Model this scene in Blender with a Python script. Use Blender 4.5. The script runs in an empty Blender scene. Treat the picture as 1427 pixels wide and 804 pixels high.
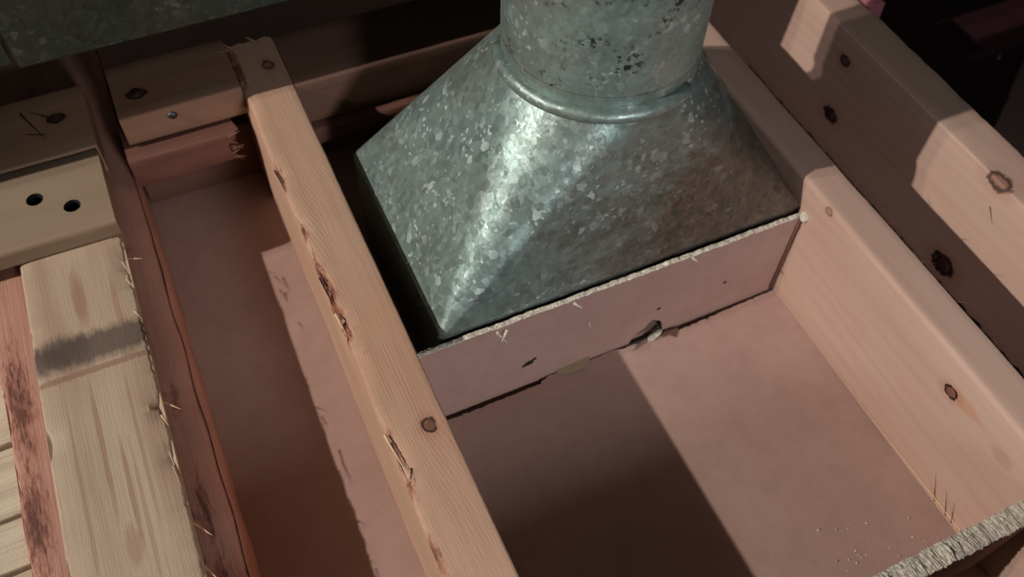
import bpy, bmesh, math, random
from mathutils import Vector, Matrix, noise
random.seed(7)
S = 0.56                       # metres per layout unit
def W(x, y, z): return Vector((x*S, y*S, (z+1.25)*S))
C = bpy.context.scene
COL = C.collection
# ---------------------------------------------------------------- camera
cam = bpy.data.cameras.new('camera'); co = bpy.data.objects.new('camera', cam); COL.objects.link(co)
cam.sensor_width = 36.0; cam.lens = 1266.27/1427*36; cam.clip_start = 0.01
right = Vector((0.90987902, -0.41421415, 0.02338409)); down = Vector((-0.32602056, -0.74873243, -0.57715712)); fwd = Vector((0.25657507, 0.51751946, -0.81629826))
m = Matrix((right, -down, -fwd)).transposed().to_4x4(); m.translation = W(0, 0, 0)
co.matrix_world = m
cam.dof.use_dof = True; cam.dof.focus_distance = 0.66; cam.dof.aperture_fstop = 5.0
C.camera = co
# ---------------------------------------------------------------- world, lamps, exposure
wd = bpy.data.worlds.new('world'); C.world = wd; wd.use_nodes = True
wd.node_tree.nodes['Background'].inputs[0].default_value = (0.92, 0.96, 0.97, 1)
wd.node_tree.nodes['Background'].inputs[1].default_value = 0.03
def lamp(name, loc, watts, radius, col):
    l = bpy.data.lights.new(name, 'POINT'); l.energy = watts; l.shadow_soft_size = radius; l.color = col
    o = bpy.data.objects.new(name, l); COL.objects.link(o); o.location = loc
lamp('work_lamp', W(-5.5, .72, 3.15), 440, .022, (1.0, .95, .88))
sp = bpy.data.lights.new('fill_spot', 'SPOT'); sp.energy = 29; sp.shadow_soft_size = .10; sp.color = (.96, .97, 1.0); sp.spot_size = math.radians(46); sp.spot_blend = .9  # added soft fill from behind the camera, brightens the drywall strip's front
so = bpy.data.objects.new('fill_spot', sp); COL.objects.link(so); so.location = W(.40, -1.5, -.15)
so.rotation_euler = (W(.44, .66, -1.12)-so.location).to_track_quat('-Z', 'Y').to_euler()
lamp('work_lamp.001', W(-5.5, 1.0, 3.17), 100, .03, (1.0, .95, .88))
C.view_settings.view_transform = 'Standard'; C.view_settings.look = 'None'
C.view_settings.gamma = 1.0; C.view_settings.use_curve_mapping = False
C.view_settings.exposure = 0.0

# ---------------------------------------------------------------- node helper
class N:
    def __init__(s, name):
        s.m = bpy.data.materials.new(name); s.m.use_nodes = True
        s.t = s.m.node_tree; s.t.nodes.clear()
        s.o = s.t.nodes.new('ShaderNodeOutputMaterial'); s.b = s.t.nodes.new('ShaderNodeBsdfPrincipled')
        s.t.links.new(s.b.outputs[0], s.o.inputs[0])
    def put(s, sock, v):
        if isinstance(v, bpy.types.NodeSocket): s.t.links.new(v, sock)
        elif isinstance(v, (tuple, list)) and len(v) == 3 and sock.type == 'RGBA': sock.default_value = (*v, 1)
        else: sock.default_value = v
    def math(s, op, a, b=0.0, c=0.0, clamp=False):
        n = s.t.nodes.new('ShaderNodeMath'); n.operation = op; n.use_clamp = clamp
        s.put(n.inputs[0], a); s.put(n.inputs[1], b); s.put(n.inputs[2], c); return n.outputs[0]
    def vmath(s, op, a, b):
        n = s.t.nodes.new('ShaderNodeVectorMath'); n.operation = op
        s.put(n.inputs[0], a)
        if op == 'SCALE': s.put(n.inputs[3], b)
        else: s.put(n.inputs[1], b)
        return n.outputs['Value'] if op in ('LENGTH', 'DISTANCE', 'DOT_PRODUCT') else n.outputs[0]
    def pos(s, loc=(0, 0, 0)):
        return s.vmath('ADD', s.t.nodes.new('ShaderNodeTexCoord').outputs['Object'], tuple(loc))
    def sep(s, v):
        n = s.t.nodes.new('ShaderNodeSeparateXYZ'); s.put(n.inputs[0], v); return n.outputs
    def noise(s, v, scale=1.0, detail=3.0, rough=.55, dist=0.0):
        n = s.t.nodes.new('ShaderNodeTexNoise'); s.put(n.inputs['Vector'], v); s.put(n.inputs['Scale'], scale)
        s.put(n.inputs['Detail'], detail); s.put(n.inputs['Roughness'], rough); s.put(n.inputs['Distortion'], dist); return n.outputs
    def vor(s, v, scale, feature='F1', rnd=1.0):
        n = s.t.nodes.new('ShaderNodeTexVoronoi'); n.feature = feature; s.put(n.inputs['Vector'], v); s.put(n.inputs['Scale'], scale)
        s.put(n.inputs['Randomness'], rnd); return n.outputs
    def mix(s, f, a, b, mode='MIX'):
        n = s.t.nodes.new('ShaderNodeMix'); n.data_type = 'RGBA'; n.blend_type = mode
        s.put(n.inputs[0], f); s.put(n.inputs[6], a); s.put(n.inputs[7], b); return n.outputs[2]
    def ramp(s, f, stops):
        n = s.t.nodes.new('ShaderNodeMapRange'); n.clamp = True
        s.put(n.inputs[0], f); n.inputs[1].default_value, n.inputs[2].default_value = stops; return n.outputs[0]
    def bump(s, h, strength, dist, normal=None):
        n = s.t.nodes.new('ShaderNodeBump'); s.put(n.inputs['Height'], h); n.inputs['Strength'].default_value = strength
        n.inputs['Distance'].default_value = dist
        if normal is not None: s.put(n.inputs['Normal'], normal)
        return n.outputs[0]
    def done(s, col, rough=.7, metal=0.0, normal=None, spec=.3):
        s.put(s.b.inputs['Base Color'], col); s.put(s.b.inputs['Roughness'], rough); s.put(s.b.inputs['Metallic'], metal)
        s.b.inputs['Specular IOR Level'].default_value = spec
        if normal is not None: s.put(s.b.inputs['Normal'], normal)
        return s.m

def lin(r, g, b):
    f = lambda c: c/12.92 if c <= .04045 else ((c+.055)/1.055)**2.4
    return (f(r/255), f(g/255), f(b/255))

def wood(name, light, dark, loc, axis='y', seed=0.0, ring=55.0, ring_amt=.5, fibre=.5, blotch=.35, knots=(), stains=(), gouges=(), bump=.5, rough=.72, slope=(1, 0, .35), reddish=None):
    """grain along one axis; knots, stains and torn spots sit at fixed places on the board"""
    n = N(name); p = n.pos(loc)
    if axis == 'x': p_ = n.sep(p); cmb = n.t.nodes.new('ShaderNodeCombineXYZ'); n.put(cmb.inputs[0], p_[1]); n.put(cmb.inputs[1], p_[0]); n.put(cmb.inputs[2], p_[2]); q = cmb.outputs[0]
    else: q = p
    q = n.vmath('ADD', q, (seed*1.37, seed*.71, seed*.53))
    k_pull = None
    warp = n.noise(n.vmath('MULTIPLY', q, (9, 2.2, 9)), 1, 2)[0]
    a = n.vmath('DOT_PRODUCT', q, slope)
    a = n.math('ADD', a, n.math('MULTIPLY', n.math('SUBTRACT', warp, .5), .05))
    for (kx, ky, kz, kr, st) in knots:            # grain lines bend round each knot
        d = n.vmath('LENGTH', n.vmath('MULTIPLY', n.vmath('SUBTRACT', p, tuple(W(kx, ky, kz))), (1, .55, 1) if axis == 'y' else (.55, 1, 1)), (0, 0, 0))
        g = n.math('DIVIDE', .0035*st, n.math('ADD', n.math('DIVIDE', d, kr*S*1.5), .6))
        a = n.math('ADD', a, g)
    sw = n.math('SINE', n.math('MULTIPLY', a, ring*6.283))
    sw = n.math('MULTIPLY_ADD', sw, .5, .5); sw = n.math('POWER', sw, 1.8)
    sw = n.math('MULTIPLY', sw, n.ramp(n.noise(n.vmath('MULTIPLY', q, (30, 7, 30)), 1, 3)[0], (.30, .70)))
    f1 = n.noise(n.vmath('MULTIPLY', q, (900, 14, 900)), 1, 3, .6)[0]
    f2 = n.noise(n.vmath('MULTIPLY', q, (160, 4, 160)), 1, 3, .6)[0]
    big = n.noise(n.vmath('MULTIPLY', q, (14, 5, 14)), 1, 3, .6)[0]
    t = n.math('MULTIPLY', sw, ring_amt)
    t = n.math('ADD', t, n.math('MULTIPLY', n.math('SUBTRACT', f1, .5), fibre*1.6))
    t = n.math('ADD', t, n.math('MULTIPLY', n.math('SUBTRACT', f2, .45), fibre*1.3), clamp=True)
    col = n.mix(t, light, dark)
    col = n.mix(n.math('MULTIPLY', n.ramp(big, (.42, .72)), blotch), col, n.mix(1, col, reddish or (.86, .66, .58), 'MULTIPLY'))
    fine = n.noise(p, 700, 3)[0]; rag = n.noise(n.vmath('MULTIPLY', p, (260, 90, 260) if axis == 'y' else (90, 260, 260)), 1, 3)[0]
    for (x, y, z, rx, ry, rz, colr, amt) in stains:
        d = n.vmath('LENGTH', n.vmath('MULTIPLY', n.vmath('SUBTRACT', p, tuple(W(x, y, z))), (1/(rx*S), 1/(ry*S), 1/(rz*S))), (0, 0, 0))
        d = n.math('ADD', d, n.math('MULTIPLY', n.math('SUBTRACT', rag, .5), .7))
        col = n.mix(n.math('MULTIPLY', n.math('SUBTRACT', 1, n.ramp(d, (.65, 1.15))), amt), col, colr)
    for (kx, ky, kz, kr, st) in knots:
        d = n.vmath('LENGTH', n.vmath('MULTIPLY', n.vmath('SUBTRACT', p, tuple(W(kx, ky, kz))), (1, .78, 1) if axis == 'y' else (.78, 1, 1)), (0, 0, 0))
        d = n.math('ADD', n.math('DIVIDE', d, kr*S), n.math('MULTIPLY', n.math('SUBTRACT', n.noise(p, 170, 2)[0], .5), .9))
        halo = n.math('SUBTRACT', 1, n.ramp(d, (1.0, 2.3)))
        col = n.mix(n.math('MULTIPLY', halo, .3*min(st, 1)), col, lin(150, 84, 62))
        ringm = n.math('MULTIPLY', n.ramp(d, (.5, .78)), n.math('SUBTRACT', 1, n.ramp(d, (.95, 1.15))))
        core = n.math('SUBTRACT', 1, n.ramp(d, (.7, .95)))
        col = n.mix(n.math('MULTIPLY', core, .75*min(st, 1)), col, lin(128, 84, 66) if st <= 1 else lin(40, 28, 28))
        col = n.mix(n.math('MULTIPLY', ringm, min(1, st)), col, lin(46, 27, 24))
    for (x, y, z, rx, ry, amt) in gouges:
        d = n.vmath('LENGTH', n.vmath('MULTIPLY', n.vmath('SUBTRACT', p, tuple(W(x, y, z))), (1/(rx*S), 1/(ry*S), 1/(rx*S*1.2))), (0, 0, 0))
        tear = n.noise(n.vmath('MULTIPLY', p, (380, 70, 380)), 1, 3, .7)[0]
        d2 = n.math('ADD', d, n.math('MULTIPLY', n.math('SUBTRACT', tear, .5), 2.6))
        col = n.mix(n.math('MULTIPLY', n.math('SUBTRACT', 1, n.ramp(d2, (.8, 1.2))), amt*.75), col, lin(150, 84, 66))
        col = n.mix(n.math('MULTIPLY', n.math('SUBTRACT', 1, n.ramp(d2, (.35, .85))), amt), col, lin(58, 30, 26))
    h = n.math('ADD', n.math('MULTIPLY', f1, .5), n.math('ADD', n.math('MULTIPLY', sw, -.15), n.math('MULTIPLY', fine, .3)))
    return n.done(col, rough, 0, n.bump(h, bump, .0012), .25)

# ---------------------------------------------------------------- mesh helpers
def link(name, verts, faces, mat, loc=(0, 0, 0), parent=None, smooth=False):
    """verts in scene coordinates; the object's origin goes to loc (scene), children are placed relative to their thing"""
    loc = Vector(loc)
    me = bpy.data.meshes.new(name); me.from_pydata([tuple(Vector(v)-loc) for v in verts], [], faces)
    bm = bmesh.new(); bm.from_mesh(me); bmesh.ops.recalc_face_normals(bm, faces=bm.faces); bm.to_mesh(me); bm.free()
    if smooth: me.polygons.foreach_set('use_smooth', [True]*len(me.polygons))
    for mm in (mat if isinstance(mat, (list, tuple)) else [mat]): me.materials.append(mm)
    o = bpy.data.objects.new(name, me); COL.objects.link(o)
    if parent is not None:
        o.parent = parent; o.location = loc - parent.matrix_basis.translation
    else: o.location = loc
    return o
def part(name, verts, faces, mat, parent, smooth=False):
    return link(name, verts, faces, mat, parent.matrix_basis.translation, parent, smooth)
def tag(o, label, cat, group=None):
    o['label'] = label; o['category'] = cat
    if group: o['group'] = group
    return o
def nz(x, y, z): return noise.noise(Vector((x, y, z)))
def loft_data(stations):
    k = len(stations[0]); v = [p for s in stations for p in s]; f = []
    for i in range(len(stations)-1):
        for j in range(k):
            a = i*k+j; b = i*k+(j+1) % k
            f.append((a, b, b+k, a+k))
    f.append(tuple(range(k))[::-1]); f.append(tuple((len(stations)-1)*k+j for j in range(k)))
    return v, f
def profile(x0, x1, z0, z1, radii, sub):
    """rounded rectangle, corner order: top-left, top-right, bottom-right, bottom-left; returns (x, z, corner weight)"""
    cs = [(x0, z1, 1, -1, 180), (x1, z1, -1, -1, 90), (x1, z0, -1, 1, 0), (x0, z0, 1, 1, 270)]
    arcs = []
    for (cx, cz, sx, sz, a0), r in zip(cs, radii):
        arcs.append([(cx+sx*r+r*math.cos(math.radians(a0-t*90)), cz+sz*r+r*math.sin(math.radians(a0-t*90))) for t in (0, .33, .67, 1)])
    out = []
    for i in range(4):
        out += [(*q, i) for q in arcs[i]]
        a = arcs[i][-1]; b = arcs[(i+1) % 4][0]
        for j in range(1, sub): out.append((a[0]+(b[0]-a[0])*j/sub, a[1]+(b[1]-a[1])*j/sub, -1))
    return out
def board_data(axis, u0, u1, l0, l1, z0, z1, r=.003, radii=None, sub=5, step=.02, rough=.0006, rag=(0, 0, 0, 0), seed=0.0, dips=(), end_rag=.0, skew=0.0, ragfreq=45, edit=None):
    """a sawn board: u across, l along, z up (layout units); rag = tear depth at each of the four arrises"""
    radii = radii or (r,)*4
    n = max(2, int((l1-l0)/step)); sts = []
    for i in range(n+1):
        l = l0+(l1-l0)*i/n; st = []
        for (u, z, c) in profile(u0, u1, z0, z1, radii, sub):
            cu, cz = (u0+u1)/2, (z0+z1)/2
            d = nz(u*25+seed, l*12, z*25)*rough
            if c >= 0 and rag[c] > 0:
                e = rag[c]*(.5*abs(nz(l*ragfreq, seed+c*3.1, 2))+1.3*max(0, nz(l*ragfreq*.27, seed+c*7.7, 5))+.35*abs(nz(l*ragfreq*3, seed, c)))
                d -= e
            for (du, dl, dz, dr, dlr, dep) in dips:
                q = ((u-du)/dr)**2+((l-dl)/dlr)**2+((z-dz)/dr)**2
                if q < 4: d -= dep*math.exp(-q)*(.75+.9*nz(l*130, u*60+seed, 1))
            su = 1 if u > cu else -1; sz = 1 if z > cz else -1
            wu = 1 if (c >= 0 or abs(u-cu) > (u1-u0)*.499) else 0; wz = 1 if (c >= 0 or abs(z-cz) > (z1-z0)*.499) else 0
            nn = math.hypot(wu, wz) or 1
            uu = u+su*wu*d/nn+skew*(l-l0); zz = z+sz*wz*d/nn; ll = l
            if end_rag and i == n: ll += end_rag*nz(u*70+seed, z*70, i)
            if edit: uu, ll, zz = edit(uu, ll, zz)
            st.append(W(uu, ll, zz) if axis == 'y' else W(ll, uu, zz))
        sts.append(st)
    return loft_data(sts)
def board(name, label, cat, mat, axis, u0, u1, l0, l1, z0, z1, group=None, **k):
    v, f = board_data(axis, u0, u1, l0, l1, z0, z1, **k)
    loc = base(axis, u0, u1, l0, l1, z0)
    o = link(name, v, f, mat, loc, None, True)
    shade(o); return tag(o, label, cat, group)
def base(axis, u0, u1, l0, l1, z0):
    return W((u0+u1)/2, (l0+l1)/2, z0) if axis == 'y' else W((l0+l1)/2, (u0+u1)/2, z0)
def shade(o, ang=32):
    bm = bmesh.new(); bm.from_mesh(o.data)
    for e in bm.edges:
        if len(e.link_faces) == 2 and e.calc_face_angle(0) > math.radians(ang): e.smooth = False
    bm.to_mesh(o.data); bm.free()
def drill(o, holes):
    """cut round holes (layout coords x, y, z, radius, depth, direction) out of o"""
    for (x, y, z, r, d, dirn) in holes:
        bm = bmesh.new(); bmesh.ops.create_cone(bm, cap_ends=True, segments=24, radius1=r*S, radius2=r*S, depth=d*S*2)
        rot = Vector((0, 0, 1)).rotation_difference(Vector(dirn)).to_matrix().to_4x4()
        bmesh.ops.transform(bm, matrix=Matrix.Translation(W(x, y, z)-o.location) @ rot, verts=bm.verts)
        me = bpy.data.meshes.new('cut'); bm.to_mesh(me); bm.free()
        me.materials.append(HOLE); c = bpy.data.objects.new('cut', me); COL.objects.link(c); c.location = o.location
        md = o.modifiers.new('b', 'BOOLEAN'); md.operation = 'DIFFERENCE'; md.object = c; md.solver = 'EXACT'; md.material_mode = 'TRANSFER'
        bpy.context.view_layer.update()
        new = bpy.data.meshes.new_from_object(o.evaluated_get(bpy.context.evaluated_depsgraph_get()))
        o.modifiers.clear(); o.data = new; bpy.data.objects.remove(c); 
def sliver_data(a, b, w, bend=(0, 0, 0), n=5):
    """a thin tapering splinter from a to b (layout points)"""
    A, B = W(*a), W(*b); bend = Vector(bend)*S; ax = (B-A).normalized()
    s = ax.cross(Vector((0, 0, 1))); s = s.normalized() if s.length > .01 else Vector((1, 0, 0)); t = s.cross(ax)
    sts = []
    for i in range(n+1):
        q = i/n; c = A.lerp(B, q)+bend*math.sin(q*1.57)**2; r = w*S*(1-.88*q)*.5
        sts.append([c+s*r, c+t*r*.7, c-s*r, c-t*r*.7])
    return loft_data(sts)
def join(datas):
    V, F = [], []
    for v, f in datas:
        k = len(V); V += v; F += [tuple(i+k for i in q) for q in f]
    return V, F
def disc_data(c, nrm, r, seed=0.0, asp=1.0, up=(0, 1, 0), h=.0008, n=20):
    """slightly domed irregular knot plug lying on a surface (layout units)"""
    c = W(*c); nrm = Vector(nrm).normalized(); a = Vector(up); a = (a-nrm*a.dot(nrm)).normalized(); b = nrm.cross(a)
    v = []; f = []
    for k, (q, hh) in enumerate(((1.0, -.0004), (.92, .4*h), (.6, h))):
        for i in range(n):
            t = 6.2832*i/n; rr = r*S*q*(1+.22*nz(math.cos(t)*1.3+seed, math.sin(t)*1.3, seed))
            v.append(c+a*math.cos(t)*rr*asp+b*math.sin(t)*rr+nrm*hh*S)
    for k in (0, 1):
        for i in range(n): f.append((k*n+i, k*n+(i+1) % n, (k+1)*n+(i+1) % n, (k+1)*n+i))
    f.append(tuple(2*n+i for i in range(n)))
    return v, f
def poly_slab(pts, thick):
    """closed outline of scene points extruded by vector thick, faces triangulated"""
    bm = bmesh.new(); a = [bm.verts.new(p) for p in pts]; b = [bm.verts.new(Vector(p)+thick) for p in pts]
    n = len(pts); fa = bm.faces.new(a); fb = bm.faces.new(b[::-1])
    for i in range(n): bm.faces.new((a[i], b[i], b[(i+1) % n], a[(i+1) % n]))
    bmesh.ops.triangulate(bm, faces=[fa, fb]); bm.verts.index_update()
    v = [x.co.copy() for x in bm.verts]; f = [tuple(x.index for x in q.verts) for q in bm.faces]; bm.free()
    return v, f
def box_data(x0, x1, y0, y1, z0, z1):
    v = [W(x, y, z) for x in (x0, x1) for y in (y0, y1) for z in (z0, z1)]
    return v, [(0, 1, 3, 2), (4, 6, 7, 5), (0, 4, 5, 1), (2, 3, 7, 6), (0, 2, 6, 4), (1, 5, 7, 3)]

# ---------------------------------------------------------------- plain materials
def paper_mat():
    n = N('drywall_paper'); p = n.pos()
    a = n.noise(p, 9, 4)[0]; b = n.noise(p, 420, 3, .65)[0]; c = n.noise(p, 60, 4, .6)[0]
    col = n.mix(n.ramp(a, (.35, .7)), lin(174, 143, 131), lin(163, 131, 120))
    col = n.mix(n.math('MULTIPLY', n.ramp(c, (.45, .75)), .35), col, lin(148, 118, 107))
    col = n.mix(n.math('MULTIPLY', n.ramp(b, (.5, .75)), .25), col, lin(190, 161, 150))
    return n.done(col, .85, 0, n.bump(n.math('ADD', b, n.math('MULTIPLY', c, .6)), .25, .0008), .15)
def gypsum_mat():
    n = N('gypsum'); p = n.pos()
    a = n.noise(p, 300, 4, .7)[0]; b = n.noise(p, 90, 3)[0]
    col = n.mix(n.ramp(a, (.35, .65)), lin(226, 218, 202), lin(170, 156, 140))
    col = n.mix(n.math('MULTIPLY', n.ramp(b, (.5, .7)), .3), col, lin(150, 128, 112))
    return n.done(col, .95, 0, n.bump(a, .8, .002), .1)
def zinc_mat(name, loc, tint=(.275, .365, .335), specks=0.0, dirt=.5, dull=.0, brown_reflection=0.0):
    n = N(name); p = n.pos(loc)
    w = n.vmath('ADD', p, n.vmath('SCALE', n.noise(p, 160, 2)[1], .004))
    v1 = n.vor(n.vmath('MULTIPLY', w, (1, 1, .8)), 190); v2 = n.vor(w, 420); v3 = n.vor(w, 75)
    c1 = n.sep(v1[1]); c2 = n.sep(v2[1]); c3 = n.sep(v3[1])
    g = n.math('ADD', n.math('MULTIPLY', c1[0], .5), n.math('ADD', n.math('MULTIPLY', c2[1], .3), n.math('MULTIPLY', c3[2], .2)))
    col = n.mix(g, tuple(c*.78 for c in tint), tuple(min(1, c*1.16) for c in tint))
    cl = n.noise(p, 16, 4, .6)[0]
    col = n.mix(n.math('MULTIPLY', n.ramp(cl, (.45, .7)), dirt), col, lin(112, 98, 88))
    patch = n.ramp(n.noise(p, 22, 3, .6)[0], (.40, .62))
    flake = n.math('MULTIPLY', n.ramp(c1[1], (.92, .96)), patch)
    flake = n.math('MAXIMUM', flake, n.math('MULTIPLY', n.ramp(c2[0], (.93, .97)), patch))
    flake = n.math('MULTIPLY', flake, .55*(1-dull))
    col = n.mix(flake, col, (.80, .88, .86))
    if brown_reflection:  # brown reflection of the surroundings painted into the boot's lower right front
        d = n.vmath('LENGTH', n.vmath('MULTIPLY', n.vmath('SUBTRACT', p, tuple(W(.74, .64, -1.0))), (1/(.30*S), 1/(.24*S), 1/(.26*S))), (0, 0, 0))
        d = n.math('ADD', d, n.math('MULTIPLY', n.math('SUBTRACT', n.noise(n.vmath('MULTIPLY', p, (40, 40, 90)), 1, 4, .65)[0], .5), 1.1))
        pm = n.math('MULTIPLY', n.math('SUBTRACT', 1, n.ramp(d, (.55, 1.25))), brown_reflection)
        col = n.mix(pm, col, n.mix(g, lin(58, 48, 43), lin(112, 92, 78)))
    if specks:
        k = n.noise(p, 230, 3, .7)[0]; k2 = n.noise(p, 24, 3)[0]
        mk = n.math('MULTIPLY', n.ramp(k, (.53, .59)), n.ramp(k2, (.51, .58)))
        col = n.mix(n.math('MULTIPLY', mk, specks), col, (.02, .022, .02))
    scratch = n.noise(n.vmath('MULTIPLY', p, (260, 900, 260)), 1, 2)[0]
    rough = n.math('ADD', n.math('MULTIPLY', c1[2], .16), n.math('ADD', .30, n.math('MULTIPLY', cl, .12)))
    geo = n.t.nodes.new('ShaderNodeNewGeometry')
    tilt = n.vmath('SCALE', n.vmath('SUBTRACT', v1[1], (.5, .5, .5)), .09)
    tilt2 = n.vmath('SCALE', n.vmath('SUBTRACT', v2[1], (.5, .5, .5)), .08)
    nr = n.vmath('NORMALIZE', n.vmath('ADD', geo.outputs['Normal'], n.vmath('ADD', tilt, tilt2)), (0, 0, 0))
    nr = n.bump(n.math('ADD', n.math('MULTIPLY', scratch, .3), n.math('MULTIPLY', n.noise(p, 30, 2)[0], 2)), .25, .0008, nr)
    metal = n.math('SUBTRACT', .64, n.math('MULTIPLY', flake, .4))
    return n.done(col, rough, metal, nr, .5)
PAPER = paper_mat(); GYP = gypsum_mat()
def flat(name, c, rough=.7, metal=0):
    n = N(name); p = n.pos(); a = n.noise(p, 250, 3)[0]
    return n.done(n.mix(a, tuple(x*.8 for x in c), tuple(min(1, x*1.15) for x in c)), rough, metal, n.bump(a, .3, .0008), .3)
FIBRE = flat('pale_fibre', lin(214, 178, 140)); DARKK = flat('dark_knot_wood', lin(62, 36, 30)); KNOTC = flat('knot_centre_wood', lin(120, 78, 60)); DARKFIB = flat('dark_fibre', lin(92, 50, 42)); HOLE = flat('hole_shade', lin(30, 24, 22), .95); NAIL = flat('nail_steel', (.10, .10, .11), .45, .9)  # hole colour is near-black in place of the shade of deep holes

# ---------------------------------------------------------------- structure
def gap(x):                      # width of the dark slot between the floor's torn edge and the drywall strip
    g = .0045+.003*abs(nz(x*40, 1, 1))+.004*abs(nz(x*150, 4, 1))
    if x < .36: g += .005
    if .37 < x < .50: g -= .003
    if x > .60: g += .006*max(0, 1-(x-.60)*5.5)
    return g
HX0, HX1, HY0, HY1 = .13, .83, .618, .6265
TH = Vector((0, 0, -.022*S))
def slab(x0, x1, y0, y1): return poly_slab([W(x0, y0, -1.25), W(x1, y0, -1.25), W(x1, y1, -1.25), W(x0, y1, -1.25)], TH)
front = [W(HX1, -.4, -1.25)]+[W(HX1-(HX1-HX0)*i/260, HY0-gap(HX1-(HX1-HX0)*i/260), -1.25) for i in range(261)]+[W(HX0, -.4, -1.25)]
v, f = join([slab(-1.2, HX0, -.4, 2.2), slab(HX1, 2.6, -.4, 2.2), poly_slab(front, TH), slab(HX0, HX1, HY1, 2.2)])
fl = link('floor', v, f, PAPER, (0, 0, 0)); fl['kind'] = 'structure'

# ---------------------------------------------------------------- joists
LJL, LJD = lin(190, 153, 129), lin(150, 112, 91)
lj_knots = [(.138, .489, -1, .009, .9), (.136, 1.195, -1, .009, .8)]
lj_g = [(.085, .735, -1.003, .010, .055, 1), (.086, .672, -1.004, .011, .03, 1), (.083, .472, -1.002, .010, .03, .9), (.086, .428, -1, .007, .022, .9),
        (.084, .955, -1.004, .007, .03, .8), (.086, .845, -1.002, .007, .02, .8), (.09, 1.2, -1, .006, .05, .6), (.085, .335, -1, .006, .03, .7)]
b = base('y', .083, .161, -.15, 1.262, -1.25)
m1 = wood('weathered_joist_wood', LJL, LJD, b, 'y', 1, ring=420, ring_amt=.34, fibre=.45, knots=lj_knots, gouges=lj_g, slope=(1, .10, .4), bump=.5)
lj = board('wooden_joist', 'weathered narrow wooden joist with gouged left edge and frayed far end, left of metal boot', 'joist', m1, 'y', .083, .161, -.15, 1.262, -1.25, -1,
           radii=(.006, .003, .003, .003), sub=8, step=.004, rough=.0007, rag=(.004, .0008, 0, .002), seed=3.3, end_rag=.006,
           dips=[(.083, .735, -1, .010, .03, .006), (.083, .672, -1, .012, .022, .009), (.083, .47, -1, .010, .028, .006), (.086, .428, -1, .007, .016, .006), (.083, .955, -1, .008, .02, .005), (.083, .845, -1, .007, .015, .004), (.138, .489, -1, .010, .012, .002)])
v, f = disc_data((.139, .487, -1.0012), (0, 0, 1), .0075, 2.2, 1.1); part('knot', v, f, KNOTC, lj)
for (a, bb, w, bd) in [((.084, .498, -.999), (.090, .425, -.999), .004, (.002, 0, .002)), ((.087, .485, -.999), (.088, .43, -1.0), .003, (0, 0, .001)),
                       ((.083, .755, -1.001), (.086, .70, -1.0), .003, (0, 0, .002)), ((.085, .69, -1.001), (.087, .65, -.999), .005, (0, 0, .001)),
                       ((.098, .445, -1.0), (.088, .422, -.9995), .0025, (0, 0, .002)), ((.082, .97, -1.003), (.085, .92, -1.001), .0025, (0, 0, .001))]:
    v, f = sliver_data(a, bb, w, bd); part('splinter', v, f, DARKK if w < .0035 else FIBRE, lj)
fb = []
for i in range(34):
    x = random.uniform(.076, .098) if i < 24 else random.uniform(.098, .16); z = random.uniform(-1.03, -.999)
    fb.append(sliver_data((x, 1.258, z), (x+random.uniform(-.022, .004), 1.258+random.uniform(-.012, .022), z+random.uniform(-.004, .012)), .0022, (random.uniform(-.008, .002), -.003, .003), 4))
v, f = join(fb); o = part('end_fibres', v, f, FIBRE, lj); o['kind'] = 'stuff'

RJL, RJD = lin(190, 158, 142), lin(166, 130, 116)
b = base('y', .798, .859, -.2, 2.0, -1.25)
m2 = wood('clean_joist_wood', RJL, RJD, b, 'y', 5, ring=60, ring_amt=.28, fibre=.35, blotch=.3, knots=[(.798, .281, -1.055, .0095, 1.2), (.798, .579, -1.008, .006, .5)], slope=(.2, .02, 1),
          stains=[(.798, .262, -1.05, .01, .035, .012, lin(190, 130, 96), .5), (.798, .18, -1.06, .012, .02, .012, lin(150, 108, 92), .35)], bump=.35)
rj = board('wooden_joist.001', 'pale smooth wooden joist directly right of metal boot, small dark oval knot on its side', 'joist', m2, 'y', .798, .859, -.2, 2.0, -1.25, -1,
           radii=(.008, .004, .002, .002), sub=6, step=.01, rough=.0005, rag=(.0012, .0012, 0, 0), seed=8.1)
v, f = disc_data((.7978, .281, -1.055), (-1, 0, 0), .0075, 6.1, 1.1, h=.001); part('knot', v, f, KNOTC, rj)
for i in range(5):
    y = .15+i*.012; v, f = sliver_data((.7972, y, -1.243), (.7965, y+random.uniform(.01, .05), -1.243+random.uniform(.01, .05)), .0018, (-.002, 0, .004)); part('splinter', v, f, DARKFIB if i % 3 else FIBRE, rj)
for i in range(5):
    y = .30+i*.075; v, f = sliver_data((.860, y, -1.002), (.872, y+random.uniform(-.02, .02), -1.0), .0022, (.0, 0, .003)); part('splinter', v, f, DARKFIB, rj)
v, f = sliver_data((.7975, .132, -1.235), (.797, .44, -1.2485), .003, (-.001, 0, .004), 10); part('splinter', v, f, FIBRE, rj)

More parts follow.
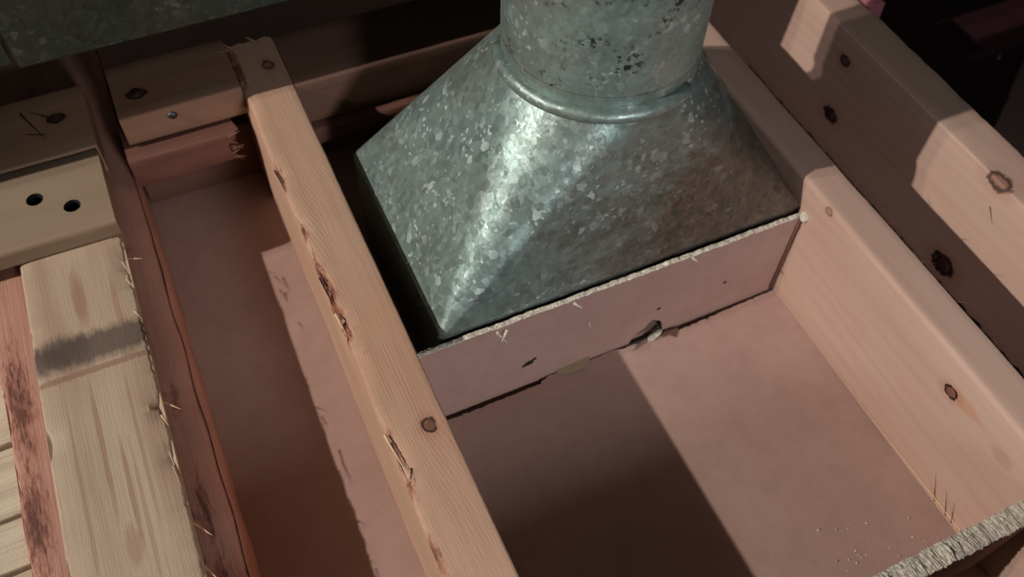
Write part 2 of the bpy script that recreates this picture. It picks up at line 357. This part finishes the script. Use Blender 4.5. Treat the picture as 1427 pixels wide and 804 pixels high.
b = base('y', 1.063, 1.138, -.2, 2.0, -1.25)
m3 = wood('knotty_joist_wood', lin(198, 165, 148), lin(176, 138, 122), b, 'y', 9, ring=75, ring_amt=.3, fibre=.35, blotch=.3, slope=(.25, .03, 1),
          knots=[(1.064, .522, -.998, .0175, .8), (1.063, .876, -1.05, .010, 1.4), (1.063, .86, -1.163, .014, 1.4), (1.063, .522, -1.206, .019, 1.4)], bump=.35)
fj = board('wooden_joist.002', 'wooden joist at far right with a dark ringed knot on its upper left edge', 'joist', m3, 'y', 1.063, 1.138, -.2, 2.0, -1.25, -1,
           radii=(.004, .004, .002, .002), sub=6, step=.01, rough=.0005, rag=(.0018, .003, 0, 0), seed=12.4)
v, f = disc_data((1.0628, .522, -1.206), (-1, 0, 0), .013, 4.1, 1.1, h=.002); part('knot', v, f, DARKK, fj)
v, f = disc_data((1.0628, .86, -1.163), (-1, 0, 0), .009, 5.1, 1.1, h=.002); part('knot', v, f, DARKK, fj)
v, f = sliver_data((1.0625, .51, -1.045), (1.0625, .487, -1.066), .0025, (0, .004, 0)); part('splinter', v, f, DARKK, fj)

dk = flat('gap_shade_dark', lin(34, 26, 26), .95)  # dark ragged strip painted for the shaded gap at the joist's foot
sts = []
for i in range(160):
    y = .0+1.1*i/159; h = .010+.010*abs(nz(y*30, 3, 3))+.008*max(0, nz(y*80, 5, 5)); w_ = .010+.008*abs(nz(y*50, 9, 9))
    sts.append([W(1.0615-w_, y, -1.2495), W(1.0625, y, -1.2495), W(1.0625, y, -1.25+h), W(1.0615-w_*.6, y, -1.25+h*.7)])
v, f = loft_data(sts); part('gap_shade_line', v, f, dk, fj)

# ---------------------------------------------------------------- left group of boards
b = base('y', -.365, -.122, -.2, 1.6, -1.25)
m4 = wood('red_bark_wood', lin(190, 144, 127), lin(140, 98, 87), b, 'y', 14, ring=30, ring_amt=.55, fibre=.6, blotch=.6, bump=.9,
          gouges=[(-.345, .80, -1.11, .02, .10, .7), (-.35, .62, -1.11, .02, .08, .7), (-.15, .55, -1.115, .010, .06, .6), (-.15, .72, -1.115, .008, .04, .5), (-.148, .44, -1.115, .012, .05, .8)])
def wane(u, l, z):
    if z > -1.13 and u > -.152: z -= (u+.152)*.55*(1+.15*nz(l*9, 1, 1))
    if z > -1.13 and u > -.33: pass
    if u > -.14: u += .0015*nz(l*14, 3, 3)
    if u < -.35: u += .006*nz(l*11, 8, 3)
    return u, l, z
red = board('rough_joist', 'reddish rough joist lying under the pale board, its torn edges showing at both sides', 'joist', m4, 'y', -.365, -.122, -.2, 1.6, -1.25, -1.118,
            radii=(.006, .010, .002, .002), sub=14, step=.008, rough=.0018, rag=(.006, .003, 0, 0), seed=21, edit=wane)
b = base('y', -.324, -.165, -.2, 1.13, -1.1178)
PL, PD = lin(186, 164, 142), lin(158, 128, 106)
m5 = wood('pale_board_wood', PL, PD, b, 'y', 18, ring=24, ring_amt=.6, fibre=.35, blotch=.5, slope=(1, .05, .2), bump=.6,
          stains=[(-.24, .838, -1.08, .2, .030, .05, lin(92, 76, 68), .85), (-.285, .846, -1.08, .045, .030, .05, lin(70, 58, 54), .5),
                  (-.247, .925, -1.08, .010, .06, .05, lin(138, 90, 72), .5), (-.245, .80, -1.08, .2, .006, .05, lin(130, 90, 70), .55), (-.258, .68, -1.09, .004, .11, .05, lin(146, 104, 80), .55), (-.236, .60, -1.09, .004, .09, .05, lin(146, 104, 80), .55), (-.247, .53, -1.09, .010, .03, .05, lin(150, 104, 74), .4), (-.212, .66, -1.09, .003, .13, .05, lin(150, 112, 88), .45), (-.292, .62, -1.09, .003, .15, .05, lin(150, 112, 88), .45), (-.20, .90, -1.09, .005, .05, .05, lin(150, 108, 84), .4), (-.225, .56, -1.09, .003, .12, .05, lin(150, 112, 88), .4)])
pale = board('pale_board', 'pale flat board at left with a grey smudged band across it and splintered right edge', 'board', m5, 'y', -.308, -.161, -.2, 1.13, -1.1172, -1.095,
             radii=(.003, .003, .003, .003), sub=10, step=.005, rough=.0006, rag=(.006, .010, .003, .003), seed=31, ragfreq=60,
             edit=lambda u, l, z: (u-(1.0-l)*(.018 if u < -.25 else .012), l, z))
def pr(l): return -.161-(1.0-l)*.012
for i in range(12):
    l = random.uniform(.30, 1.0); L = random.uniform(.012, .045); x = pr(l)-.004
    z = random.uniform(-1.10, -1.078)
    v, f = sliver_data((x, l, z), (x+random.uniform(-.001, .006), l-L, z+random.uniform(-.006, .003)), random.uniform(.002, .005), (random.uniform(0, .001), 0, random.uniform(-.002, .001)))
    part('splinter', v, f, m5 if i % 3 else FIBRE, pale)
for (l, dx) in [(.72, .022), (.535, .02), (.475, .014), (.985, .022)]:
    x = pr(l)-.002; v, f = sliver_data((x+.002, l, -1.108), (x+dx, l+random.uniform(-.03, .0), -1.106), .004, (0, -.003, .001)); part('splinter', v, f, FIBRE, pale)

m6 = wood('rough_plank_wood', lin(214, 200, 176), lin(150, 120, 96), (0, 0, 0), 'x', 24, ring=40, ring_amt=.45, fibre=.7, blotch=.5, bump=1)
root = bpy.data.objects.new('plank_sheathing', None); COL.objects.link(root); root.location = W(-.7, .6, -1.25)
tag(root, 'row of whitish rough sawn cross planks at the far left edge', 'planks')
for (y0, y1) in [(.05, .20), (.203, .34), (.343, .465), (.468, .577), (.582, .650), (.655, .760), (.765, .91), (.914, 1.06)]:
    v, f = board_data('x', y0, y1, -1.1, -.37, -1.25, -1.145+.004*random.random(), r=.003, sub=4, step=.03, rough=.002, rag=(.004, .004, 0, 0), seed=y0*50)
    o = part('plank', v, f, m6, root, True); shade(o)

# ---------------------------------------------------------------- cross blocks at the back left
b = base('x', 1.022, 1.184, -1.1, -.157, -1.0945)
m7 = wood('block_wood', lin(150, 128, 106), lin(130, 107, 87), b, 'x', 30, ring=30, ring_amt=.3, fibre=.35, blotch=.3, bump=.3)
blk = board('cross_block', 'flat cross block with two round black holes lying on the pale board', 'board', m7, 'x', 1.022, 1.184, -1.1, -.157, -1.0945, -1.06,
            radii=(.007, .003, .003, .004), sub=8, step=.02, rough=.0008, rag=(.001, .001, 0, 0), seed=41)
drill(blk, [(-.2604, 1.110, -1.06, .0125, .030, (0, 0, 1)), (-.211, 1.0755, -1.06, .0125, .030, (0, 0, 1))])
b = base('x', 1.1855, 1.34, -1.1, -.155, -1.1175)
m8 = wood('cracked_plank_wood', lin(176, 140, 112), lin(140, 104, 82), b, 'x', 35, ring=30, ring_amt=.35, fibre=.4, blotch=.4, knots=[(-.205, 1.272, -1.058, .011, 1.3)], bump=.4)
cp = board('cross_plank', 'dim cracked cross plank with a knot, behind the block with two holes', 'board', m8, 'x', 1.1855, 1.34, -1.1, -.155, -1.1175, -1.058,
           radii=(.004,)*4, sub=6, step=.02, rough=.0008, rag=(.001, .001, 0, 0), seed=44)
for (a, bb, w) in [((-.207, 1.27, -1.0575), (-.245, 1.306, -1.0575), .004), ((-.255, 1.303, -1.0575), (-.226, 1.23, -1.0575), .004), ((-.226, 1.24, -1.0575), (-.26, 1.255, -1.0575), .002)]:
    v, f = sliver_data(a, bb, w); part('crack', v, f, DARKK, cp)

b = base('x', 1.16, 1.29, -.107, .0825, -1.056)
m9 = wood('blocking_wood', lin(150, 116, 96), lin(120, 88, 72), b, 'x', 50, ring=35, ring_amt=.3, fibre=.35, knots=[(-.071, 1.21, -1.0, .012, 1.2)], bump=.3,
          stains=[(-.083, 1.208, -1, .006, .010, .01, lin(126, 132, 74), .8), (.03, 1.18, -1, .05, .012, .008, lin(110, 112, 70), .25)])
bl = board('blocking_board', 'short blocking board with a nail in its front, between the rough joist and weathered joist', 'board', m9, 'x', 1.16, 1.29, -.107, .0825, -1.056, -1.0,
           radii=(.004,)*4, sub=6, step=.02, rough=.0008, rag=(.0015, .001, .001, 0), seed=52)
v, f = disc_data((-.03, 1.1592, -1.017), (0, -1, 0), .0075, 1.1, 1.0, up=(0, 0, 1), h=.003); part('nail_head', v, f, NAIL, bl, True)
v, f = disc_data((-.071, 1.21, -1.0), (0, 0, 1), .008, 3.1, 1.0, h=.003); part('knot', v, f, DARKK, bl)
b = base('x', 1.135, 1.29, -.118, .045, -1.125)
m10 = wood('red_broken_wood', lin(118, 80, 68), lin(86, 56, 48), b, 'x', 56, ring=35, ring_amt=.4, fibre=.5, bump=.7)
br = board('broken_board', 'reddish broken board end under the blocking board with the nail', 'board', m10, 'x', 1.135, 1.29, -.118, .045, -1.125, -1.064,
           radii=(.005,)*4, sub=6, step=.008, rough=.003, rag=(.003, .001, .001, .004), seed=57, end_rag=.025)
for i in range(7):
    z = random.uniform(-1.12, -1.07); v, f = sliver_data((.04, 1.137, z), (.05+random.random()*.012, 1.132, z+random.uniform(-.01, .01)), .006); part('splinter', v, f, m10, br)
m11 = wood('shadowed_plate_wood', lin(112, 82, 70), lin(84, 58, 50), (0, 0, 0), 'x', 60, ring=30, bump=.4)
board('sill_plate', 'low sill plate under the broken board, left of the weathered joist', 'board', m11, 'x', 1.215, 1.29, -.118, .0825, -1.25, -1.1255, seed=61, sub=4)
b = base('x', 1.13, 1.262, .1615, .7975, -1.086)
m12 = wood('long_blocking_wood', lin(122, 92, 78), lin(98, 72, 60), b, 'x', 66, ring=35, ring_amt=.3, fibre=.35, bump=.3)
board('blocking_board', 'long dim blocking board behind the metal boot, between its two joists', 'board', m12, 'x', 1.13, 1.262, .1615, .7975, -1.086, -1.0,
      radii=(.006, .004, .003, .003), sub=6, step=.02, rough=.001, rag=(.002, .001, 0, .001), seed=67)
board('blocking_board', 'thin lower board under the long dim blocking behind the metal boot', 'board', m10, 'x', 1.118, 1.262, .1615, .7975, -1.13, -1.093,
      radii=(.005,)*4, sub=6, step=.02, rough=.002, rag=(.004, .001, .001, .004), seed=68)
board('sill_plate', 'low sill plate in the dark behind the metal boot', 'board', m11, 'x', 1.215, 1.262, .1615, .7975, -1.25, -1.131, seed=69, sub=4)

board('blocking_board', 'unseen board added to shade the bay floor left of the weathered joist', 'board', m11, 'x', .14, .20, -.12, .0825, -1.25, -1.0, seed=70, sub=4)  # added out of view to keep the fill off the left bay floor
board('blocking_board', 'unseen board added to shade the front of the corner drywall strip', 'board', m11, 'x', -.02, .04, .1615, .7975, -1.25, -1.0, seed=71, sub=4)  # added out of view to keep the fill off the corner strip

# ---------------------------------------------------------------- dark ducts above the back
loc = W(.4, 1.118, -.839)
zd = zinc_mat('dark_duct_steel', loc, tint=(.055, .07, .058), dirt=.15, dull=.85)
def duct(label, x0, x1, y0, y1, z0, z1):
    loc = W((x0+x1)/2, (y0+y1)/2, z0)
    r = .006
    def ring(y0_, y1_, z0_, z1_, x):
        return [W(x, *q) for q in ((y0_+r, z0_), (y1_-r, z0_), (y1_, z0_+r), (y1_, z1_-r), (y1_-r, z1_), (y0_+r, z1_), (y0_, z1_-r), (y0_, z0_+r))]
    v, f = loft_data([ring(y0, y1, z0, z1, x) for x in (x0, x0+.02, (x0+x1)/2, x1-.02, x1)])
    o = link('metal_duct', v, f, zd, loc); shade(o); tag(o, label, 'duct')
    return o
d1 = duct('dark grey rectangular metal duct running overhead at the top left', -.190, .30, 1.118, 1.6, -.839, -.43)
d3 = duct('unseen duct box added behind the round pipe to shade the far right joist', .302, 1.5, 1.005, 1.6, -.76, -.30)  # box added out of view, blocks the work lamps from the far joist
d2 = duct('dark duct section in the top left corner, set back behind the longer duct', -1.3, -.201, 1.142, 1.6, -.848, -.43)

# ---------------------------------------------------------------- drywall closure strips
def strip(label, y, x0, x1, zt, thick, seed, detail):
    loc = W((x0+x1)/2, y, -1.25); n = 150
    root = bpy.data.objects.new('drywall_strip', None); COL.objects.link(root); root.location = loc; tag(root, label, 'drywall strip')
    def zb(x):
        if not detail: return -1.2495
        z = -1.285
        if .520 < x < .584: z = max(z, -1.262+.062*math.sqrt(max(0, 1-((x-.552)/.032)**2))*(.8+.3*nz(x*60, 1, 9)+.25*(x-.551)/.03))
        return z
    def ztop(x): return zt+.0022*nz(x*22, seed, 7)+.0018*nz(x*90, seed, 8)
    pts = [W(x0+(x1-x0)*i/n, y, zb(x0+(x1-x0)*i/n)) for i in range(n+1)]
    pts += [W(x1-.003-.004*abs(nz(j*.7, seed, 3)), y, zb(x1)+(zt-zb(x1))*j/16) for j in range(1, 16)]
    pts += [W(x1-(x1-x0)*i/n, y, ztop(x1-(x1-x0)*i/n)) for i in range(n+1)]
    v, f = poly_slab(pts, Vector((0, thick*S, 0))); part('panel', v, f, PAPER, root)
    # crumbled gypsum along the cut top edge
    sts = []; m = 420
    for i in range(m+1):
        x = x0+.001+(x1-x0-.002)*i/m; st = []
        for j in range(14):
            t = 6.2832*j/14; ry = thick*(.50 if detail else .56); rz = (.0022 if detail else .003)*(.6+(1.6 if detail and x < .5 else .8)*max(0, nz(x*33, seed, 21))+.8*max(0, nz(x*110, seed, 22)))
            d = 1+.55*nz(x*70, math.cos(t)*1.2+seed, math.sin(t)*1.2)+.45*nz(x*230, math.cos(t)*2+seed, math.sin(t)*2)+.5*nz(x*600, math.cos(t)*5, math.sin(t)*5)+random.uniform(-.3, .3)
            st.append(W(x, y+thick*.46+ry*math.cos(t)*(.8+.2*d), ztop(x)+.0005+rz*math.sin(t)*d))
        sts.append(st)
    v, f = loft_data(sts); part('gypsum_edge', v, f, GYP, root)
    if detail:
        # right end, ragged paper and gypsum
        sts = []
        for i in range(50):
            z = -1.243+(zt+1.243)*i/49; r = .0022+.0028*abs(nz(z*80, seed, 11))
            sts.append([W(x1-.004+r*math.cos(6.2832*j/7), y-.001+r*math.sin(6.2832*j/7), z) for j in range(7)])
        v, f = loft_data(sts); part('torn_end', v, f, flat('torn_paper_brown', lin(112, 74, 62), .9), root)
        # torn paper flap at the foot, gypsum lip under the hole, chips
        pts = []
        for k in range(28):
            t = 6.2832*k/28; r = 1+.28*nz(math.cos(t)*2, math.sin(t)*2, 4); pts.append(W(.418+.029*math.cos(t)*r, y-.004+.010*math.sin(t)*r, -1.2475+.006*(math.cos(t)*.3+.5)))
        v, f = poly_slab(pts, Vector((0, 0, .0012*S))); part('torn_paper', v, f, flat('torn_paper_grey', lin(164, 146, 122), .9), root)
        pts = []
        for k in range(24):
            t = 6.2832*k/24; r = 1+.4*nz(math.cos(t)*2, math.sin(t)*2, 8); pts.append(W(.566+.015*math.cos(t)*r, y-.006+.005*math.sin(t)*r+.003*math.cos(t), -1.2475+.003*math.cos(t)))
        v, f = poly_slab(pts, Vector((0, 0, .003*S))); part('gypsum_chunk', v, f, GYP, root)
        pts = [W(.575, y-.002, -1.2485), W(.61, y-.008, -1.2485), W(.596, y-.022, -1.248), W(.588, y-.012, -1.2475), W(.577, y-.013, -1.248)]
        v, f = poly_slab(pts, Vector((0, 0, .001*S))); part('torn_paper', v, f, flat('torn_paper_dark', lin(108, 76, 64), .9), root)
        for (x, z, r) in [(.341, -1.189, .006), (.333, -1.192, .0035), (.564, -1.175, .0028), (.685, -1.171, .0028), (.349, -1.183, .003)]:
            v, f = disc_data((x, y-.0005, z), (0, -1, 0), r, x*9, 1.4, up=(1, 0, .3), h=.0006, n=12); part('dent', v, f, flat('dark_dent', lin(40, 28, 26), .9), root)
        for (a, bb, w) in [((.434, y-.001, -1.130), (.438, y-.004, -1.145), .004), ((.285, y-.002, -1.066), (.297, y-.010, -1.088), .007), ((.30, y-.003, -1.066), (.288, y-.008, -1.082), .005), ((.405, y-.002, -1.064), (.415, y-.007, -1.074), .007), ((.60, y-.002, -1.06), (.607, y-.006, -1.068), .006)]:
            v, f = sliver_data(a, bb, w, (0, -.003, .002)); part('gypsum_crumb', v, f, GYP, root)
        v, f = disc_data((x1+.0, y-.004, zt+.004), (0, -1, .5), .010, 3.3, 1.0, up=(0, 0, 1), h=.006, n=14); part('gypsum_crumb', v, f, GYP, root)
    return root
strip('pinkish drywall strip standing below the metal boot, ragged white top edge', .618, .168, .797, -1.06, .008, 2.0, True)
strip('drywall strip at the bottom right corner, thick crumbly grey-white cut edge', .100, .168, .797, -1.06, .024, 5.0, False)
# crumbs scattered on the floor near the corner strip
cr = []
for i in range(24):
    x = random.uniform(.60, .77); y = .15+abs(random.gauss(0, .04)); r = random.uniform(.0006, .0014)
    cr.append(box_data(x-r, x+r*random.uniform(.6, 1.6), y-r, y+r, -1.2500, -1.2500+r*1.3))
v, f = join(cr); o = link('gypsum_crumbs', v, f, GYP, W(.69, .16, -1.25)); o['kind'] = 'stuff'
tag(o, 'white gypsum crumbs scattered on the floor by the corner strip', 'crumbs')

# ---------------------------------------------------------------- metal boot and round duct
CX, CY, R = .504, .792, .128
X0, X1, Y0, Y1 = .206, .797, .6285, 1.0
ZB, ZT = -1.045, -.772
loc = W(.504, .816, -1.25)
zm = zinc_mat('galvanized_steel', loc, dirt=.5, brown_reflection=.85); zp = zinc_mat('galvanized_pipe_steel', loc, specks=.95, dirt=.4, dull=.3)
boot = bpy.data.objects.new('duct_boot', None); COL.objects.link(boot); boot.location = loc
tag(boot, 'galvanized metal duct boot, rectangular base tapering up to the round pipe', 'duct boot')
rc = .010
corners = [(X1, Y1, 0), (X0, Y1, 90), (X0, Y0, 180), (X1, Y0, 270)]
def bottom_top():
    """pairs (bottom point, angle on the round) of a square-to-round: a cone at each corner, a flat triangle between"""
    out = []
    for k, (cx, cy, a0) in enumerate(corners):
        sx = 1 if cx > CX else -1; sy = 1 if cy > CY else -1
        na = 22
        for i in range(na+1):
            t = math.radians(a0+90*i/na)
            out.append(((cx-sx*rc+rc*math.cos(t), cy-sy*rc+rc*math.sin(t)), t))
        nx_, ny_, b0 = corners[(k+1) % 4]; sx2 = 1 if nx_ > CX else -1; sy2 = 1 if ny_ > CY else -1
        t = math.radians(a0+90); p = out[-1][0]; q = (nx_-sx2*rc+rc*math.cos(t), ny_-sy2*rc+rc*math.sin(t))
        for i in range(1, 14): out.append(((p[0]+(q[0]-p[0])*i/14, p[1]+(q[1]-p[1])*i/14), t))
    return out
BT = bottom_top(); k = len(BT); rows = 26; v = []
for r in range(rows+1):
    s = r/rows
    for (b_, t) in BT:
        tp = (CX+R*math.cos(t), CY+R*math.sin(t))
        fl_ = .006*math.exp(-s*26)
        v.append(W(b_[0]+(tp[0]-b_[0])*s, b_[1]+(tp[1]-b_[1])*s, ZB+(ZT-ZB)*s))
f = [(r*k+j, r*k+(j+1) % k, (r+1)*k+(j+1) % k, (r+1)*k+j) for r in range(rows) for j in range(k)]
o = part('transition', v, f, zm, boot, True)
v = []
for z in (-1.25, -1.15, ZB-.004, ZB):
    g = 0 if z > -1.2 else 0
    v += [W(b_[0], max(b_[1], Y0+(.03 if z < -1.12 else 0)), z) for (b_, t) in BT]
f = [(r*k+j, r*k+(j+1) % k, (r+1)*k+(j+1) % k, (r+1)*k+j) for r in range(3) for j in range(k)]
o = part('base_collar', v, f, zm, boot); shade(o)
# short round collar on top of the taper
n = 96
v = [W(CX+R*math.cos(6.2832*i/n), CY+R*math.sin(6.2832*i/n), z) for z in (ZT, ZT+.03) for i in range(n)]
f = [(i, (i+1) % n, n+(i+1) % n, n+i) for i in range(n)]
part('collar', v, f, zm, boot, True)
sts = []; a0, a1 = 150, 301; m = 120
for i in range(m+1):
    a = a0+(a1-a0)*i/m; t = math.radians(a); e = min(1, i/12+.15, (m-i)/5+.25); br_ = .0125*e; st = []
    for j in range(12):
        q = 6.2832*j/12; rr = R+.002+br_*.9*math.cos(q)
        st.append(W(CX+rr*math.cos(t), CY+rr*math.sin(t), ZT+.004+br_*.85*math.sin(q)))
    sts.append(st)
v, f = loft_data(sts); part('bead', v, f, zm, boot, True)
# pipe
R2 = R; v = []; zs = [ZT+.0305+i*(.9)/24 for i in range(25)]; n = 96
for z in zs: v += [W(CX+R2*math.cos(6.2832*i/n), CY+R2*math.sin(6.2832*i/n), z) for i in range(n)]
for z in zs[::-1]: v += [W(CX+(R2-.004)*math.cos(6.2832*i/n), CY+(R2-.004)*math.sin(6.2832*i/n), z) for i in range(n)]
rows = len(zs)*2
f = [(r*n+i, r*n+(i+1) % n, ((r+1) % rows)*n+(i+1) % n, ((r+1) % rows)*n+i) for r in range(rows) for i in range(n)]
pipe = link('round_duct', v, f, zp, loc, None, True); shade(pipe)
tag(pipe, 'round galvanized pipe with black specks rising from the metal boot', 'duct pipe')
v, f = box_data(CX-.012, CX+.012, CY+R2-.002, CY+R2+.006, ZT+.04, ZT+.91); part('seam', v, f, zp, pipe)

# ---------------------------------------------------------------- scraps in the dark bay at the right
mr = wood('dark_red_board_wood', lin(50, 20, 26), lin(34, 13, 18), (0, 0, 0), 'y', 80, ring=20, bump=.4)  # very dark and widened to hide floor the lamps would light
a = Vector((.138, .094)).normalized(); pw = Vector((.094, -.138)).normalized()
def pt(s, t, z): return W(1.41+a.x*s+pw.x*t, 1.004+a.y*s+pw.y*t, z)
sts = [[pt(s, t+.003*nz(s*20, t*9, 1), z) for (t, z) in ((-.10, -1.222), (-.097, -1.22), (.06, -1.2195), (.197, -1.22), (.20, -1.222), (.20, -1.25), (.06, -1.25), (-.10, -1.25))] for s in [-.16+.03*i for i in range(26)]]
v, f = loft_data(sts); o = link('red_board', v, f, mr, pt(.2, .06, -1.25)); shade(o); tag(o, 'dark red board, widened to darken the shadowed bay at top right', 'board')
mp = flat('pink_wood', lin(160, 98, 104), .8)
v, f = board_data('y', 1.146, 1.176, .935, 1.02, -1.25, -1.0, r=.006, sub=4, step=.008, rough=.004, seed=91, end_rag=.01)
o = link('pink_stub', v, f, mp, W(1.168, .97, -1.25), None, True); shade(o); tag(o, 'small pink wooden stub with dark nail dots behind the far right joist', 'wood stub')
for (x, y) in [(1.156, .955), (1.166, .972)]:
    v, f = disc_data((x, y, -.999), (0, 0, 1), .005, x, h=.001, n=10); part('nail_head', v, f, NAIL, o)
v, f = sliver_data((1.528, .898, -1.2185), (1.545, .908, -1.2185), .006); o = link('wood_chip', v, f, FIBRE, W(1.535, .903, -1.2195)); tag(o, 'tiny pale wood chip lying on the dark red board', 'wood chip')
